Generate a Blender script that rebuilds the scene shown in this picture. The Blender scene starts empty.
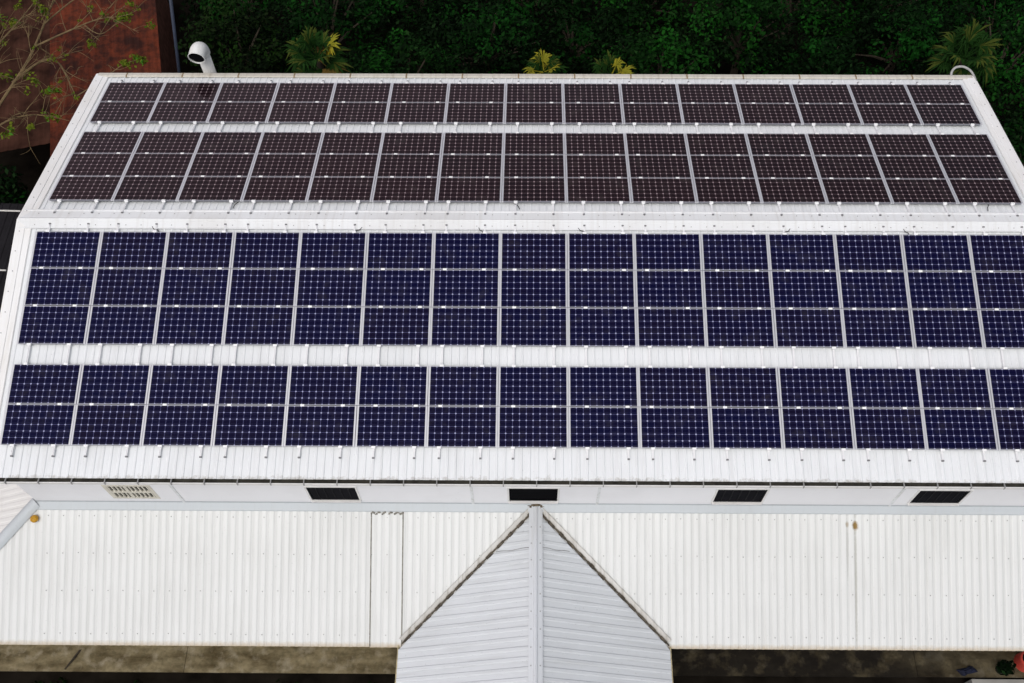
import bpy, bmesh, math, random
import numpy as np
from mathutils import Vector, Matrix
R = math.radians
random.seed(7)
scene = bpy.context.scene
COL = scene.collection

# ------------------------------------------------------------------ camera
cam_data = bpy.data.cameras.new("camera")
cam = bpy.data.objects.new("camera", cam_data)
COL.objects.link(cam)
PITCH, YAW, ROLL = 1.0455, -0.0128, -0.0067
_w = Vector((math.sin(YAW) * math.cos(PITCH), math.cos(YAW) * math.cos(PITCH), -math.sin(PITCH)))
_r = Vector((math.cos(YAW), -math.sin(YAW), 0))
_u = _r.cross(_w)
_r2 = _r * math.cos(ROLL) + _u * math.sin(ROLL)
_u2 = -_r * math.sin(ROLL) + _u * math.cos(ROLL)
cam.matrix_world = Matrix(((_r2.x, _u2.x, -_w.x, 12.7078), (_r2.y, _u2.y, -_w.y, -15.3781),
                           (_r2.z, _u2.z, -_w.z, 20.2773), (0, 0, 0, 1)))
cam_data.sensor_width = 36.0
cam_data.lens = 985.45 / 1024 * 36
cam_data.shift_x = -13.395 / 1024
cam_data.shift_y = 0.4 / 1024
cam_data.clip_start = 0.1
cam_data.clip_end = 2000
scene.camera = cam

# ------------------------------------------------------------------ sky, sun, exposure
SUN_EL, SUN_AZ = R(60), R(198)          # azimuth clockwise from +Y
world = bpy.data.worlds.new("World")
scene.world = world
world.use_nodes = True
wn = world.node_tree
sky = wn.nodes.new("ShaderNodeTexSky")
sky.sky_type = 'NISHITA'
sky.sun_disc = False
sky.sun_elevation = SUN_EL
sky.sun_rotation = SUN_AZ
sky.air_density = 1.0
sky.dust_density = 4.0
sky.ozone_density = 1.0
# thin overcast: most of the blue is washed out of the sky
bw = wn.nodes.new("ShaderNodeRGBToBW")
wn.links.new(sky.outputs[0], bw.inputs[0])
mx = wn.nodes.new("ShaderNodeMix")
mx.data_type = 'RGBA'
mx.inputs[0].default_value = 0.62
wn.links.new(sky.outputs[0], mx.inputs[6])
wn.links.new(bw.outputs[0], mx.inputs[7])
# brighter, warmer haze low in the sky beyond the left end of the roof
tc = wn.nodes.new("ShaderNodeTexCoord")
dt = wn.nodes.new("ShaderNodeVectorMath"); dt.operation = 'DOT_PRODUCT'
gd = Vector((-.72, .66, .24)).normalized()
dt.inputs[1].default_value = gd
wn.links.new(tc.outputs['Generated'], dt.inputs[0])
mr = wn.nodes.new("ShaderNodeMapRange"); mr.interpolation_type = 'SMOOTHSTEP'
mr.inputs[1].default_value = .35; mr.inputs[2].default_value = 1.0
mr.inputs[3].default_value = 0.0; mr.inputs[4].default_value = 1.0
wn.links.new(dt.outputs['Value'], mr.inputs[0])
mg = wn.nodes.new("ShaderNodeMix"); mg.data_type = 'RGBA'; mg.blend_type = 'MULTIPLY'
wn.links.new(mr.outputs[0], mg.inputs[0])
wn.links.new(mx.outputs[2], mg.inputs[6])
mg.inputs[7].default_value = (2.6, 2.15, 2.05, 1)
wn.links.new(mg.outputs[2], wn.nodes["Background"].inputs[0])
wn.nodes["Background"].inputs[1].default_value = 0.128
sun_d = bpy.data.lights.new("sun", 'SUN')
sun_d.energy = 1.05
sun_d.angle = R(42)
sun_d.color = (1.0, 0.975, 0.945)
sun = bpy.data.objects.new("sun", sun_d)
COL.objects.link(sun)
sd = Vector((math.sin(SUN_AZ) * math.cos(SUN_EL), math.cos(SUN_AZ) * math.cos(SUN_EL), math.sin(SUN_EL)))
sun.rotation_euler = sd.to_track_quat('Z', 'Y').to_euler()
scene.view_settings.view_transform = 'Standard'
scene.view_settings.look = 'None'
scene.view_settings.gamma = 1.0
scene.view_settings.use_curve_mapping = False
scene.view_settings.exposure = 0.0

# ------------------------------------------------------------------ node helpers
def new_mat(name):
    m = bpy.data.materials.new(name)
    m.use_nodes = True
    nt = m.node_tree
    return m, nt, nt.nodes["Principled BSDF"]

def mnode(nt, op, a, b=None, c=None):
    n = nt.nodes.new("ShaderNodeMath")
    n.operation = op
    for i, v in enumerate((a, b, c)):
        if v is None: continue
        if isinstance(v, (int, float)): n.inputs[i].default_value = v
        else: nt.links.new(v, n.inputs[i])
    return n.outputs[0]

def mixc(nt, f, a, b, mode='MIX'):
    n = nt.nodes.new("ShaderNodeMix")
    n.data_type = 'RGBA'
    n.blend_type = mode
    for i, v in ((0, f), (6, a), (7, b)):
        if isinstance(v, (int, float)): n.inputs[i].default_value = v
        elif isinstance(v, tuple): n.inputs[i].default_value = (*v, 1) if len(v) == 3 else v
        else: nt.links.new(v, n.inputs[i])
    return n.outputs[2]

def noise(nt, vec, scale, detail=4, rough=0.55, stretch=None):
    if stretch:
        mp = nt.nodes.new("ShaderNodeMapping")
        mp.inputs['Scale'].default_value = stretch
        nt.links.new(vec, mp.inputs[0])
        vec = mp.outputs[0]
    n = nt.nodes.new("ShaderNodeTexNoise")
    n.inputs['Scale'].default_value = scale
    n.inputs['Detail'].default_value = detail
    n.inputs['Roughness'].default_value = rough
    nt.links.new(vec, n.inputs['Vector'])
    return n.outputs['Fac']

def ramp(nt, f, lo, hi):
    n = nt.nodes.new("ShaderNodeMapRange")
    n.inputs[1].default_value = lo
    n.inputs[2].default_value = hi
    nt.links.new(f, n.inputs[0])
    return n.outputs[0]

def coords(nt):
    return nt.nodes.new("ShaderNodeTexCoord").outputs['Object']

def sep(nt, v):
    n = nt.nodes.new("ShaderNodeSeparateXYZ")
    nt.links.new(v, n.inputs[0])
    return n.outputs

def link_base(nt, b, c):
    nt.links.new(c, b.inputs['Base Color'])

def plain(name, col, rough=0.6, metal=0.0, var=0.12, scale=3.0, spec=0.3):
    m, nt, b = new_mat(name)
    v = coords(nt)
    f = ramp(nt, noise(nt, v, scale), 0.3, 0.7)
    c = mixc(nt, f, tuple(x * (1 - var) for x in col), tuple(min(1, x * (1 + var)) for x in col))
    link_base(nt, b, c)
    b.inputs['Roughness'].default_value = rough
    b.inputs['Metallic'].default_value = metal
    b.inputs['Specular IOR Level'].default_value = spec
    return m

def painted(name, col, dirt, along, amount=0.35, rough=0.45, blotch=0.5):
    """painted sheet metal: water streaks running along the slope, blotches, specks"""
    m, nt, b = new_mat(name)
    v = coords(nt)
    st = (9, .45, .45) if along == 'y' else (.45, 9, .45)
    s = ramp(nt, noise(nt, v, 1.0, 5, .6, st), .50, .78)
    bl = ramp(nt, noise(nt, v, .5, 6, .6), .42, .75)
    sp = ramp(nt, noise(nt, v, 26, 2, .5), .68, .76)
    c = mixc(nt, mnode(nt, 'MULTIPLY', s, amount), col, dirt)
    c = mixc(nt, mnode(nt, 'MULTIPLY', bl, amount * blotch), c, dirt)
    c = mixc(nt, mnode(nt, 'MULTIPLY', sp, amount * .9), c, tuple(x * .6 for x in dirt))
    link_base(nt, b, c)
    b.inputs['Roughness'].default_value = rough
    b.inputs['Specular IOR Level'].default_value = .3
    return m, nt, b, v, c

BZ = -8.6                                   # ground level
BROOT = Vector((12.75, 0, BZ))              # base of the building: local = world - BROOT

M = {}
def roof_mat():
    m, nt, b, v, c = painted('white_roof_paint', (.79, .81, .82), (.48, .485, .475), 'y', .34)
    x, y, z = sep(nt, v)
    n1 = noise(nt, v, 7, 4, .7)
    e = ramp(nt, mnode(nt, 'MULTIPLY_ADD', n1, .42, mnode(nt, 'MULTIPLY', y, -1)), 6.66, 6.82)
    c = mixc(nt, mnode(nt, 'MULTIPLY', e, .75), c, (.24, .21, .15))
    link_base(nt, b, c)
    return m
M['roof_white'] = roof_mat()
M['cap_white'] = painted('white_flashing_paint', (.80, .815, .82), (.50, .47, .42), 'y', .36, blotch=.9)[0]
M['wall_white'] = painted('white_wall_panel', (.88, .88, .90), (.55, .54, .54), 'x', .22)[0]
M['flash_grey'] = painted('grey_white_flashing', (.51, .545, .565), (.45, .47, .47), 'y', .35)[0]

# lower roof: white paint, tan rust along the drip edge, one rust run
def lower_roof_mat():
    m, nt, b, v, c = painted('weathered_lower_roof', (.72, .73, .715), (.50, .50, .47), 'y', .34)
    x, y, z = sep(nt, v)
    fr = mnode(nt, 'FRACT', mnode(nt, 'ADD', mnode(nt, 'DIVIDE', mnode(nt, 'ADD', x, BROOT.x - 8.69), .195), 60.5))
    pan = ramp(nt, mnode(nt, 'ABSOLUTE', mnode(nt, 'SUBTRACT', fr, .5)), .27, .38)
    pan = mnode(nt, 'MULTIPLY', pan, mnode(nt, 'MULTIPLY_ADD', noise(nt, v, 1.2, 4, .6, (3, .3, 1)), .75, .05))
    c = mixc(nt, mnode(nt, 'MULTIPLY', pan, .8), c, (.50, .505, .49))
    n1 = noise(nt, v, 14, 3)
    edge = mnode(nt, 'MULTIPLY_ADD', n1, .10, mnode(nt, 'MULTIPLY', y, -1))
    e = ramp(nt, edge, 9.56, 9.69)
    c = mixc(nt, mnode(nt, 'MULTIPLY', e, .85), c, (.46, .36, .22))
    # rust spot with its run down one rib
    def spot(cx, cy, rx, ry):
        dx = mnode(nt, 'DIVIDE', mnode(nt, 'SUBTRACT', x, cx), rx)
        dy = mnode(nt, 'DIVIDE', mnode(nt, 'SUBTRACT', y, cy), ry)
        d = mnode(nt, 'SQRT', mnode(nt, 'ADD', mnode(nt, 'MULTIPLY', dx, dx), mnode(nt, 'MULTIPLY', dy, dy)))
        d = mnode(nt, 'ADD', d, mnode(nt, 'MULTIPLY', mnode(nt, 'SUBTRACT', n1, .5), .8))
        return mnode(nt, 'SUBTRACT', 1.0, ramp(nt, d, .5, 1.1))
    X0 = 20.87 - BROOT.x
    c = mixc(nt, mnode(nt, 'MULTIPLY', spot(X0, -8.1, .035, 1.9), .5), c, (.30, .29, .24))
    c = mixc(nt, mnode(nt, 'MULTIPLY', spot(X0 - .2, -7.4, .03, .8), .4), c, (.33, .32, .29))
    c = mixc(nt, mnode(nt, 'MULTIPLY', spot(X0, -6.88, .085, .12), .95), c, (.24, .14, .02))
    c = mixc(nt, mnode(nt, 'MULTIPLY', spot(X0 - .2, -6.86, .05, .07), .6), c, (.28, .20, .10))
    link_base(nt, b, c)
    return m
M['lower_roof'] = lower_roof_mat()
M['porch_roof'] = painted('blue_grey_porch_roof', (.63, .655, .675), (.42, .43, .43), 'x', .5)[0]
M['valley'] = painted('stained_valley_metal', (.62, .61, .58), (.22, .19, .14), 'y', .75)[0]
M['verge'] = painted('stained_verge_paint', (.86, .86, .85), (.52, .46, .36), 'y', .30, blotch=.9)[0]
M['beige_cap'] = painted('stained_beige_capping', (.62, .59, .52), (.30, .25, .18), 'y', .6)[0]
M['gutter_white'] = plain('gutter_paint', (.74, .73, .71), .45, var=.06)
M['gutter_dirt'] = plain('gutter_sludge', (.035, .033, .026), .9, var=.5, scale=5)
M['grey_metal'] = plain('grey_zinc', (.36, .36, .35), .5, .3)
M['dark_slat'] = plain('dark_louvre_metal', (.007, .007, .009), .6, var=.2, spec=.06)
M['void'] = plain('painted_dark_inside', (.004, .004, .005), .9, spec=.03)  # flat black painted in place of shade inside openings
M['beige_block'] = plain('beige_block', (.66, .63, .54), .8)
M['concrete_edge'] = plain('concrete', (.30, .29, .27), .9, scale=1.5, var=.25)
M['black'] = plain('black_rubber', (.012, .012, .012), .5)
M['yellow'] = plain('yellow_skin', (.50, .26, .02), .5, var=.35, scale=14)
M['rail'] = plain('anodised_rail', (.84, .84, .85), .4, .0, .04)
M['clamp'] = plain('bright_clamp', (.92, .92, .92), .3, .0, .03)
M['frame_shade'] = plain('shaded_long_frame_bar', (.23, .23, .26), .4, .2, .05)  # long bars darkened for the shade under the panel edges
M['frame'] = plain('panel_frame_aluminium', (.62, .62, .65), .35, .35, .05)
M['duct'] = painted('white_duct_paint', (.78, .78, .76), (.42, .38, .30), 'y', .55, blotch=.8)[0]
M['conduit'] = plain('grey_conduit', (.36, .36, .35), .5)
M['cable_white'] = plain('white_cable', (.60, .58, .54), .6)
M['bark'] = plain('bark', (.045, .035, .024), .9, scale=6, var=.35)
M['bark_pale'] = plain('pale_bark', (.15, .105, .05), .9, scale=5, var=.4)
M['red'] = plain('red_plastic', (.50, .06, .045), .4)
M['blue'] = plain('blue_cloth', (.004, .006, .020), .8, scale=9, var=.4)
M['pole'] = plain('painted_pole', (.035, .045, .07), .5)

def mossy():
    m, nt, b = new_mat('mossy_concrete')
    v = coords(nt)
    x, y, z = sep(nt, v)
    a = ramp(nt, noise(nt, v, 1.3, 6, .62, (1, 2.2, 1)), .35, .66)
    c = mixc(nt, a, (.25, .205, .12), (.075, .055, .026))
    f = ramp(nt, noise(nt, v, 9, 5, .7), .45, .75)
    c = mixc(nt, mnode(nt, 'MULTIPLY', f, .6), c, (.06, .055, .03))
    g = ramp(nt, noise(nt, v, 2.7, 4, .6), .52, .70)
    c = mixc(nt, mnode(nt, 'MULTIPLY', g, .6), c, (.35, .305, .22))
    # the stretch past the porch is near black; it pales again at the far right
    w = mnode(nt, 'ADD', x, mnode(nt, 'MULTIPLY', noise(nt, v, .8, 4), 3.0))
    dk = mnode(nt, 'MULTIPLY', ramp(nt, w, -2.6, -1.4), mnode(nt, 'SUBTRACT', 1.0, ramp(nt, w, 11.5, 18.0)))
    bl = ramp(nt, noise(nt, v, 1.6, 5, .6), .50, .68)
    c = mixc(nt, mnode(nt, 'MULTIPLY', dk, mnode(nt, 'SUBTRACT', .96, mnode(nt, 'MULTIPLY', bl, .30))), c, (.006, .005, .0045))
    link_base(nt, b, c)
    b.inputs['Roughness'].default_value = .85
    b.inputs['Specular IOR Level'].default_value = .1
    return m
M['mossy'] = mossy()

def rust_mat():
    m, nt, b = new_mat('rusty_sheet')
    v = coords(nt)
    a = ramp(nt, noise(nt, v, .9, 7, .7), .42, .60)
    c = mixc(nt, a, (.14, .031, .014), (.034, .012, .009))
    f = ramp(nt, noise(nt, v, 3.5, 6, .75), .42, .68)
    c = mixc(nt, mnode(nt, 'MULTIPLY', f, .8), c, (.030, .013, .010))
    link_base(nt, b, c)
    b.inputs['Roughness'].default_value = .9
    b.inputs['Specular IOR Level'].default_value = .1
    return m
M['rust'] = rust_mat()
M['gap_dark'] = plain('painted_gap_dark', (.014, .013, .015), .9, var=.4, scale=.9, spec=.1)  # near black that paints the gap beside the roof dark
M['brick'] = plain('old_brick', (.14, .06, .04), .9, scale=4, var=.4, spec=.1)
M['soil'] = plain('dark_soil', (.011, .009, .007), 1.0, scale=1.2, var=.5, spec=0.0)

def leaf_mat(name, a, b_, c_=None, lit_col=None):
    m, nt, b = new_mat(name)
    g = nt.nodes.new("ShaderNodeNewGeometry").outputs['Random Per Island']
    col = mixc(nt, g, a, b_)
    if lit_col:                            # sprays vary at random; crown tops painted lighter, as if lit
        at = nt.nodes.new("ShaderNodeAttribute")
        at.attribute_name = 'lit_tone'
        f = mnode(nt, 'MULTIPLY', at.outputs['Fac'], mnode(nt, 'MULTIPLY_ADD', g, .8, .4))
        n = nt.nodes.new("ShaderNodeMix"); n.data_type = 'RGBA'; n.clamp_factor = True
        nt.links.new(f, n.inputs[0]); nt.links.new(col, n.inputs[6]); n.inputs[7].default_value = (*lit_col, 1)
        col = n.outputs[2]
    if c_:
        col = mixc(nt, mnode(nt, 'GREATER_THAN', g, .93), col, c_)
    link_base(nt, b, col)
    b.inputs['Roughness'].default_value = .7
    b.inputs['Specular IOR Level'].default_value = .04
    return m
M['rail_tip'] = plain('dark_rail_tip', (.19, .19, .195), .6)  # dark grey for the blocks at both rail ends
M['leaf_dark'] = leaf_mat('dark_green_leaves', (.0012, .0045, .0012), (.0026, .009, .002), (.008, .024, .006), (.006, .048, .005))
M['leaf_mid'] = leaf_mat('mid_green_leaves', (.0014, .0055, .0015), (.0034, .012, .0024), (.012, .040, .008), (.009, .066, .006))
M['leaf_olive'] = leaf_mat('olive_leaves', (.0016, .0045, .0014), (.0035, .008, .002), (.010, .018, .005), (.010, .030, .004))
M['leaf_lime'] = leaf_mat('young_lime_leaves', (.06, .10, .008), (.13, .15, .014), (.05, .17, .015))
M['palm_green'] = leaf_mat('palm_green', (.005, .019, .004), (.012, .038, .006), (.045, .060, .010))
M['palm_yellow'] = leaf_mat('palm_yellow', (.30, .24, .018), (.19, .19, .018))
M['palm_brown'] = leaf_mat('palm_dry', (.16, .095, .025), (.11, .08, .02))

# solar cells
def cell_mat(name, base_a, base_b, line, dot, tint, spec):
    m, nt, b = new_mat(name)
    v = coords(nt)
    x, y, z = sep(nt, v)
    CX_, CY_ = .1642, .1605
    u = mnode(nt, 'ADD', mnode(nt, 'DIVIDE', x, CX_), 5.0)
    w = mnode(nt, 'ADD', mnode(nt, 'DIVIDE', y, CY_), 3.0)
    cu = mnode(nt, 'ABSOLUTE', mnode(nt, 'SUBTRACT', mnode(nt, 'FRACT', u), .5))
    cw = mnode(nt, 'ABSOLUTE', mnode(nt, 'SUBTRACT', mnode(nt, 'FRACT', w), .5))
    ln = mnode(nt, 'GREATER_THAN', mnode(nt, 'MAXIMUM', cu, cw), .5 - .024)
    dm = mnode(nt, 'GREATER_THAN', mnode(nt, 'ADD', cu, cw), 1 - .15)
    # two bus bars on every cell, very faint
    bus = mnode(nt, 'LESS_THAN', mnode(nt, 'ABSOLUTE', mnode(nt, 'SUBTRACT', cw, .25)), .006)
    out = mnode(nt, 'MAXIMUM', mnode(nt, 'GREATER_THAN', mnode(nt, 'ABSOLUTE', x), 5 * CX_),
                mnode(nt, 'GREATER_THAN', mnode(nt, 'ABSOLUTE', y), 3 * CY_))
    fl = nt.nodes.new("ShaderNodeCombineXYZ")
    nt.links.new(mnode(nt, 'FLOOR', u), fl.inputs[0])
    nt.links.new(mnode(nt, 'FLOOR', w), fl.inputs[1])
    oi = nt.nodes.new("ShaderNodeObjectInfo")
    nt.links.new(mnode(nt, 'MULTIPLY', oi.outputs['Random'], 91.7), fl.inputs[2])
    wn_ = nt.nodes.new("ShaderNodeTexWhiteNoise")
    nt.links.new(fl.outputs[0], wn_.inputs['Vector'])
    mixf = mnode(nt, 'ADD', mnode(nt, 'MULTIPLY', wn_.outputs['Value'], .45),
                 mnode(nt, 'MULTIPLY', oi.outputs['Random'], .55))
    c = mixc(nt, mixf, base_a, base_b)
    c = mixc(nt, mnode(nt, 'MULTIPLY', bus, .5), c, line)
    c = mixc(nt, ln, c, line)
    c = mixc(nt, dm, c, dot)
    c = mixc(nt, out, c, (.50, .50, .54))
    # grime: a band along the lower edge and faint dried run marks
    n2 = noise(nt, v, 6, 4, .65, (1, .35, 1))
    n3 = nt.nodes.new("ShaderNodeTexNoise"); n3.noise_dimensions = '4D'; n3.inputs['Scale'].default_value = 3.0; n3.inputs['Detail'].default_value = 5
    nt.links.new(v, n3.inputs['Vector']); nt.links.new(mnode(nt, 'MULTIPLY', oi.outputs['Random'], 37.0), n3.inputs['W'])
    band = ramp(nt, mnode(nt, 'MULTIPLY_ADD', n2, .10, y), .49, .55)
    gr = mnode(nt, 'ADD', mnode(nt, 'MULTIPLY', band, .10), mnode(nt, 'MULTIPLY', ramp(nt, n3.outputs['Fac'], .52, .80), .07))
    c = mixc(nt, gr, c, (.22, .205, .18))
    link_base(nt, b, c)
    b.inputs['Roughness'].default_value = .10
    b.inputs['Specular IOR Level'].default_value = spec
    b.inputs['Specular Tint'].default_value = (*tint, 1)
    return m
M['cell_blue'] = cell_mat('blue_black_cells', (.0020, .0022, .023), (.0050, .0030, .015),
                          (.105, .105, .23), (.36, .37, .56), (.6, .7, 1.0), .12)
M['cell_warm_sky'] = cell_mat('cells_painted_warm_sky', (.0066, .0038, .0064), (.0120, .0054, .0074),
                           (.16, .11, .12), (.40, .31, .33), (1.0, .60, .58), .16)  # brown base and tint paint in the warm low-sky reflection

# ------------------------------------------------------------------ mesh helpers
class MB:
    def __init__(s):
        s.v, s.f, s.smooth = [], [], False
    def add(s, vs, fs):
        o = len(s.v)
        s.v += [tuple(p) for p in vs]
        s.f += [tuple(i + o for i in f) for f in fs]
    def box(s, a, b, T=None):
        vs = [Vector((x, y, z)) for z in (a[2], b[2]) for y in (a[1], b[1]) for x in (a[0], b[0])]
        if T: vs = [T(p) for p in vs]
        s.add(vs, [(0, 2, 3, 1), (4, 5, 7, 6), (0, 1, 5, 4), (2, 6, 7, 3), (0, 4, 6, 2), (1, 3, 7, 5)])
    def quad(s, a, b, c, d):
        s.add([a, b, c, d], [(0, 1, 2, 3)])
    def tube(s, pts, rad, n=8, cap=True):
        pts = [Vector(p) for p in pts]
        if isinstance(rad, (int, float)): rad = [rad] * len(pts)
        vs, fs = [], []
        prev = None
        for i, p in enumerate(pts):
            d = (pts[min(i + 1, len(pts) - 1)] - pts[max(i - 1, 0)]).normalized()
            if prev is None:
                a = d.cross(Vector((0, 0, 1)))
                if a.length < .1: a = d.cross(Vector((1, 0, 0)))
            else:
                a = prev - d * prev.dot(d)
            a.normalize()
            prev = a
            b = d.cross(a)
            for k in range(n):
                t = 2 * math.pi * k / n
                vs.append(p + (a * math.cos(t) + b * math.sin(t)) * rad[i])
        for i in range(len(pts) - 1):
            for k in range(n):
                k2 = (k + 1) % n
                fs.append((i * n + k, i * n + k2, (i + 1) * n + k2, (i + 1) * n + k))
        if cap:
            fs.append(tuple(range(n))[::-1])
            fs.append(tuple((len(pts) - 1) * n + k for k in range(n)))
        s.add(vs, fs)
    def sheet(s, rows, th=0.0, down=Vector((0, 0, -1))):
        """grid of points; th > 0 gives it a thickness"""
        m, n = len(rows), len(rows[0])
        vs = [p for r in rows for p in r]
        fs = [(i * n + j, i * n + j + 1, (i + 1) * n + j + 1, (i + 1) * n + j) for i in range(m - 1) for j in range(n - 1)]
        if th:
            k = len(vs)
            vs += [Vector(p) + down * th for p in vs]
            fs += [tuple(q + k for q in f[::-1]) for f in fs]
            ed = [(j, j + 1) for j in range(n - 1)] + [((m - 1) * n + j + 1, (m - 1) * n + j) for j in range(n - 1)]
            ed += [((i + 1) * n, i * n) for i in range(m - 1)] + [(i * n + n - 1, (i + 1) * n + n - 1) for i in range(m - 1)]
            fs += [(b, a, a + k, b + k) for a, b in ed]
        s.add(vs, fs)
    def build(s, name, mat, parent=None, origin=None, smooth=False, extra=None):
        nf0 = len(s.f)
        if extra: s.add(extra[0].v, extra[0].f)
        o0 = Vector(origin) if origin is not None else (Vector(parent.location) if parent and parent.type == 'EMPTY' else Vector((0, 0, 0)))
        if parent is not None and parent.type != 'EMPTY':
            o0 = Vector(parent["org"])
        me = bpy.data.meshes.new(name)
        me.from_pydata([tuple(Vector(p) - o0) for p in s.v], [], s.f)
        if smooth: me.shade_smooth()
        me.materials.append(M[mat] if isinstance(mat, str) else mat)
        if extra:
            me.materials.append(M[extra[1]] if isinstance(extra[1], str) else extra[1])
            me.polygons.foreach_set('material_index', [0] * nf0 + [1] * (len(s.f) - nf0))
        me.validate()
        ob = bpy.data.objects.new(name, me)
        COL.objects.link(ob)
        if parent is not None:
            ob.parent = parent
        else:
            ob.location = o0
        ob["org"] = tuple(o0)
        return ob

def thing(name, label, cat, loc, group=None):
    o = bpy.data.objects.new(name, None)
    o.empty_display_size = .3
    COL.objects.link(o)
    o.location = loc
    return tag(o, label, cat, group)

def tag(o, label, cat, group=None):
    o['label'] = label
    o['category'] = cat
    if group: o['group'] = group
    return o

def kind(o, k='structure'):
    o['kind'] = k
    return o

# ------------------------------------------------------------------ setting: ground, walkway
mb = MB()
mb.sheet([[(-300 + 60 * i, -300 + 60 * j, BZ) for i in range(11)] for j in range(11)])
kind(mb.build('ground', 'soil'))

mb = MB()
xs = [-6, 3.1, 9.0, 16.6, 23.4, 34]
for a, b in zip(xs[:-1], xs[1:]):
    mb.box((a + .006, -9.66 + random.uniform(-.012, .012), -7.98), (b - .006, -8.9, -7.9))
mb.box((-4, -9.40, BZ), (34, -8.9, -7.983))
kind(mb.build('walkway', 'mossy', origin=BROOT))
mb = MB()
mb.box((24.9, -12.5, BZ), (34, -9.70, -8.0))
kind(mb.build('pavement', 'concrete_edge'))

# ------------------------------------------------------------------ building
S = 0.2173                          # main roof slope
cS, sS = math.cos(S), math.sin(S)
def F(x, v, h=0.0): return Vector((x, -v * cS - h * sS, -v * sS + h * cS))
def B(x, v, h=0.0): return Vector((x, v * cS + h * sS, -v * sS + h * cS))
bld = thing('warehouse', 'long white building with ribbed metal gable roof and lower front roof with central porch', 'building', BROOT)

PITCHR = .19615
X0R, X1R = -.54, 26.03
def rib_profile(x0, x1, phase, pitch=PITCHR, hi=.016, crest=.036, flank=.018):
    """(x, h) list, rib crests centred on phase + k*pitch"""
    out = [(x0, 0.0)]
    k = math.ceil((x0 - phase) / pitch + .2)
    while phase + k * pitch + .04 < x1:
        c = phase + k * pitch
        out += [(c - crest / 2 - flank, 0), (c - crest / 2, hi), (c + crest / 2, hi), (c + crest / 2 + flank, 0)]
        k += 1
    out.append((x1, 0.0))
    return out
HB = -.120                           # pan level under the panel plane
prof = rib_profile(X0R, X1R, .31)
mb = MB()
VB = 6.80
mb.sheet([[B(x, VB, HB + h) for x, h in prof], [Vector((x, 0, (HB + h) / cS)) for x, h in prof], [F(x, 6.70, HB + h) for x, h in prof]], .004)
roof = mb.build('roof', 'roof_white', bld)

# ridge cap: folded sheet with turned-down edges
mb = MB()
a_, b_ = -.50, 25.99
pk = .045
def cap_row(x):
    return [B(x, .415, HB + .022), B(x, .415, HB + .060), B(x, .395, HB + .072), B(x, .36, HB + .066), B(x, .35, HB + .050), B(x, .07, HB + .060), B(x, .045, HB + .085), Vector((x, 0, HB + pk + .060)),
            F(x, .045, HB + .085), F(x, .07, HB + .060), F(x, .225, HB + .050), F(x, .235, HB + .062), F(x, .26, HB + .060), F(x, .265, HB + .022)]
nx = 12
mb.sheet([cap_row(a_ + (b_ - a_) * i / nx) for i in range(nx + 1)])
ex = MB()
for k in range(68):
    x = .31 + k * 2 * PITCHR - .4
    if x > 25.8: break
    for fn, v in ((B, .25), (F, .165)):
        p = fn(x, v, HB + .056)
        ex.tube([p, p + Vector((0, 0, .012))], .012, 6)
mb.build('ridge_cap', 'cap_white', roof, extra=(ex, 'grey_metal'))

# verge caps, both ends: raised box section with inner fold
for side, (xo, xi) in (('l', (-.58, -.17)), ('r', (26.07, 25.68))):
    sg = 1 if xi > xo else -1
    mb = MB()
    for fn, vmax in ((F, 6.64), (B, 6.80)):
        rows = []
        for i in range(6):
            v = vmax * i / 5
            rows.append([fn(xo, v, HB - .22), fn(xo, v, HB + .050), fn(xo + sg * .035, v, HB + .062), fn(xo + sg * .24, v, HB + .052), fn(xo + sg * .25, v, HB + .036),
                         fn(xi - sg * .015, v, HB + .034), fn(xi, v, HB + .006)])
        if (fn is F) == (sg > 0): rows = rows[::-1]
        mb.sheet(rows)
    ex = MB()
    for fn, vmax in ((F, 6.5), (B, 6.7)):
        for k in range(12):
            p = fn(xo + sg * random.uniform(.11, .15), .35 + k * .55, HB + .056)
            if .35 + k * .55 < vmax: ex.tube([p, p + Vector((0, 0, .012))], .014, 6)
    mb.build('verge_cap', 'verge', roof, extra=(ex, 'grey_metal'))

# capping along the back eave, with lapped joints
mb = MB()
def T(x, v, h): return B(x, v, h)
mb.sheet([[T(x, 6.86, HB - .20), T(x, 6.86, HB + .050), T(x, 6.84, HB + .060), T(x, 6.70, HB + .064), T(x, 6.665, HB + .040), T(x, 6.66, HB + .030)] for x in [a_ + (b_ - a_) * i / 40 for i in range(41)]][::-1])
ex = MB()
x = .35
while x < 25.7:
    ex.sheet([[T(xx, 6.863, HB - .12), T(xx, 6.863, HB + .054), T(xx, 6.84, HB + .066), T(xx, 6.70, HB + .069), T(xx, 6.64, HB + .034)] for xx in (x + .045, x)])
    x += 1.70
mb.build('eave_capping', 'beige_cap', roof, extra=(ex, plain('rust_stain_strap', (.27, .20, .12), .8, var=.4, scale=12)))

# gutter along the front eave with straps
mb = MB()
g0, g1 = -.58, 26.07
gsec = [(-6.455, -1.66), (-6.455, -1.72), (-6.605, -1.735), (-6.605, -1.640), (-6.585, -1.636), (-6.582, -1.71)]
for (ya, za), (yb, zb) in zip(gsec[:-1], gsec[1:]):
    mb.sheet([[(g0, ya, za), (g1, ya, za)], [(g0, yb, zb), (g1, yb, zb)]])
gut = mb.build('gutter', 'gutter_white', bld)
mb = MB()
mb.box((g0, -6.580, -1.728), (g1, -6.458, -1.685))
mb.build('sludge', 'gutter_dirt', gut)
x = .20
while x < 26:
    mb = MB()
    mb.box((x - .012, -6.612, -1.634), (x + .012, -6.50, -1.600))
    mb.box((x - .012, -6.622, -1.70), (x + .012, -6.612, -1.600))
    mb.build('strap', 'grey_metal', gut)
    x += .79

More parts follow.
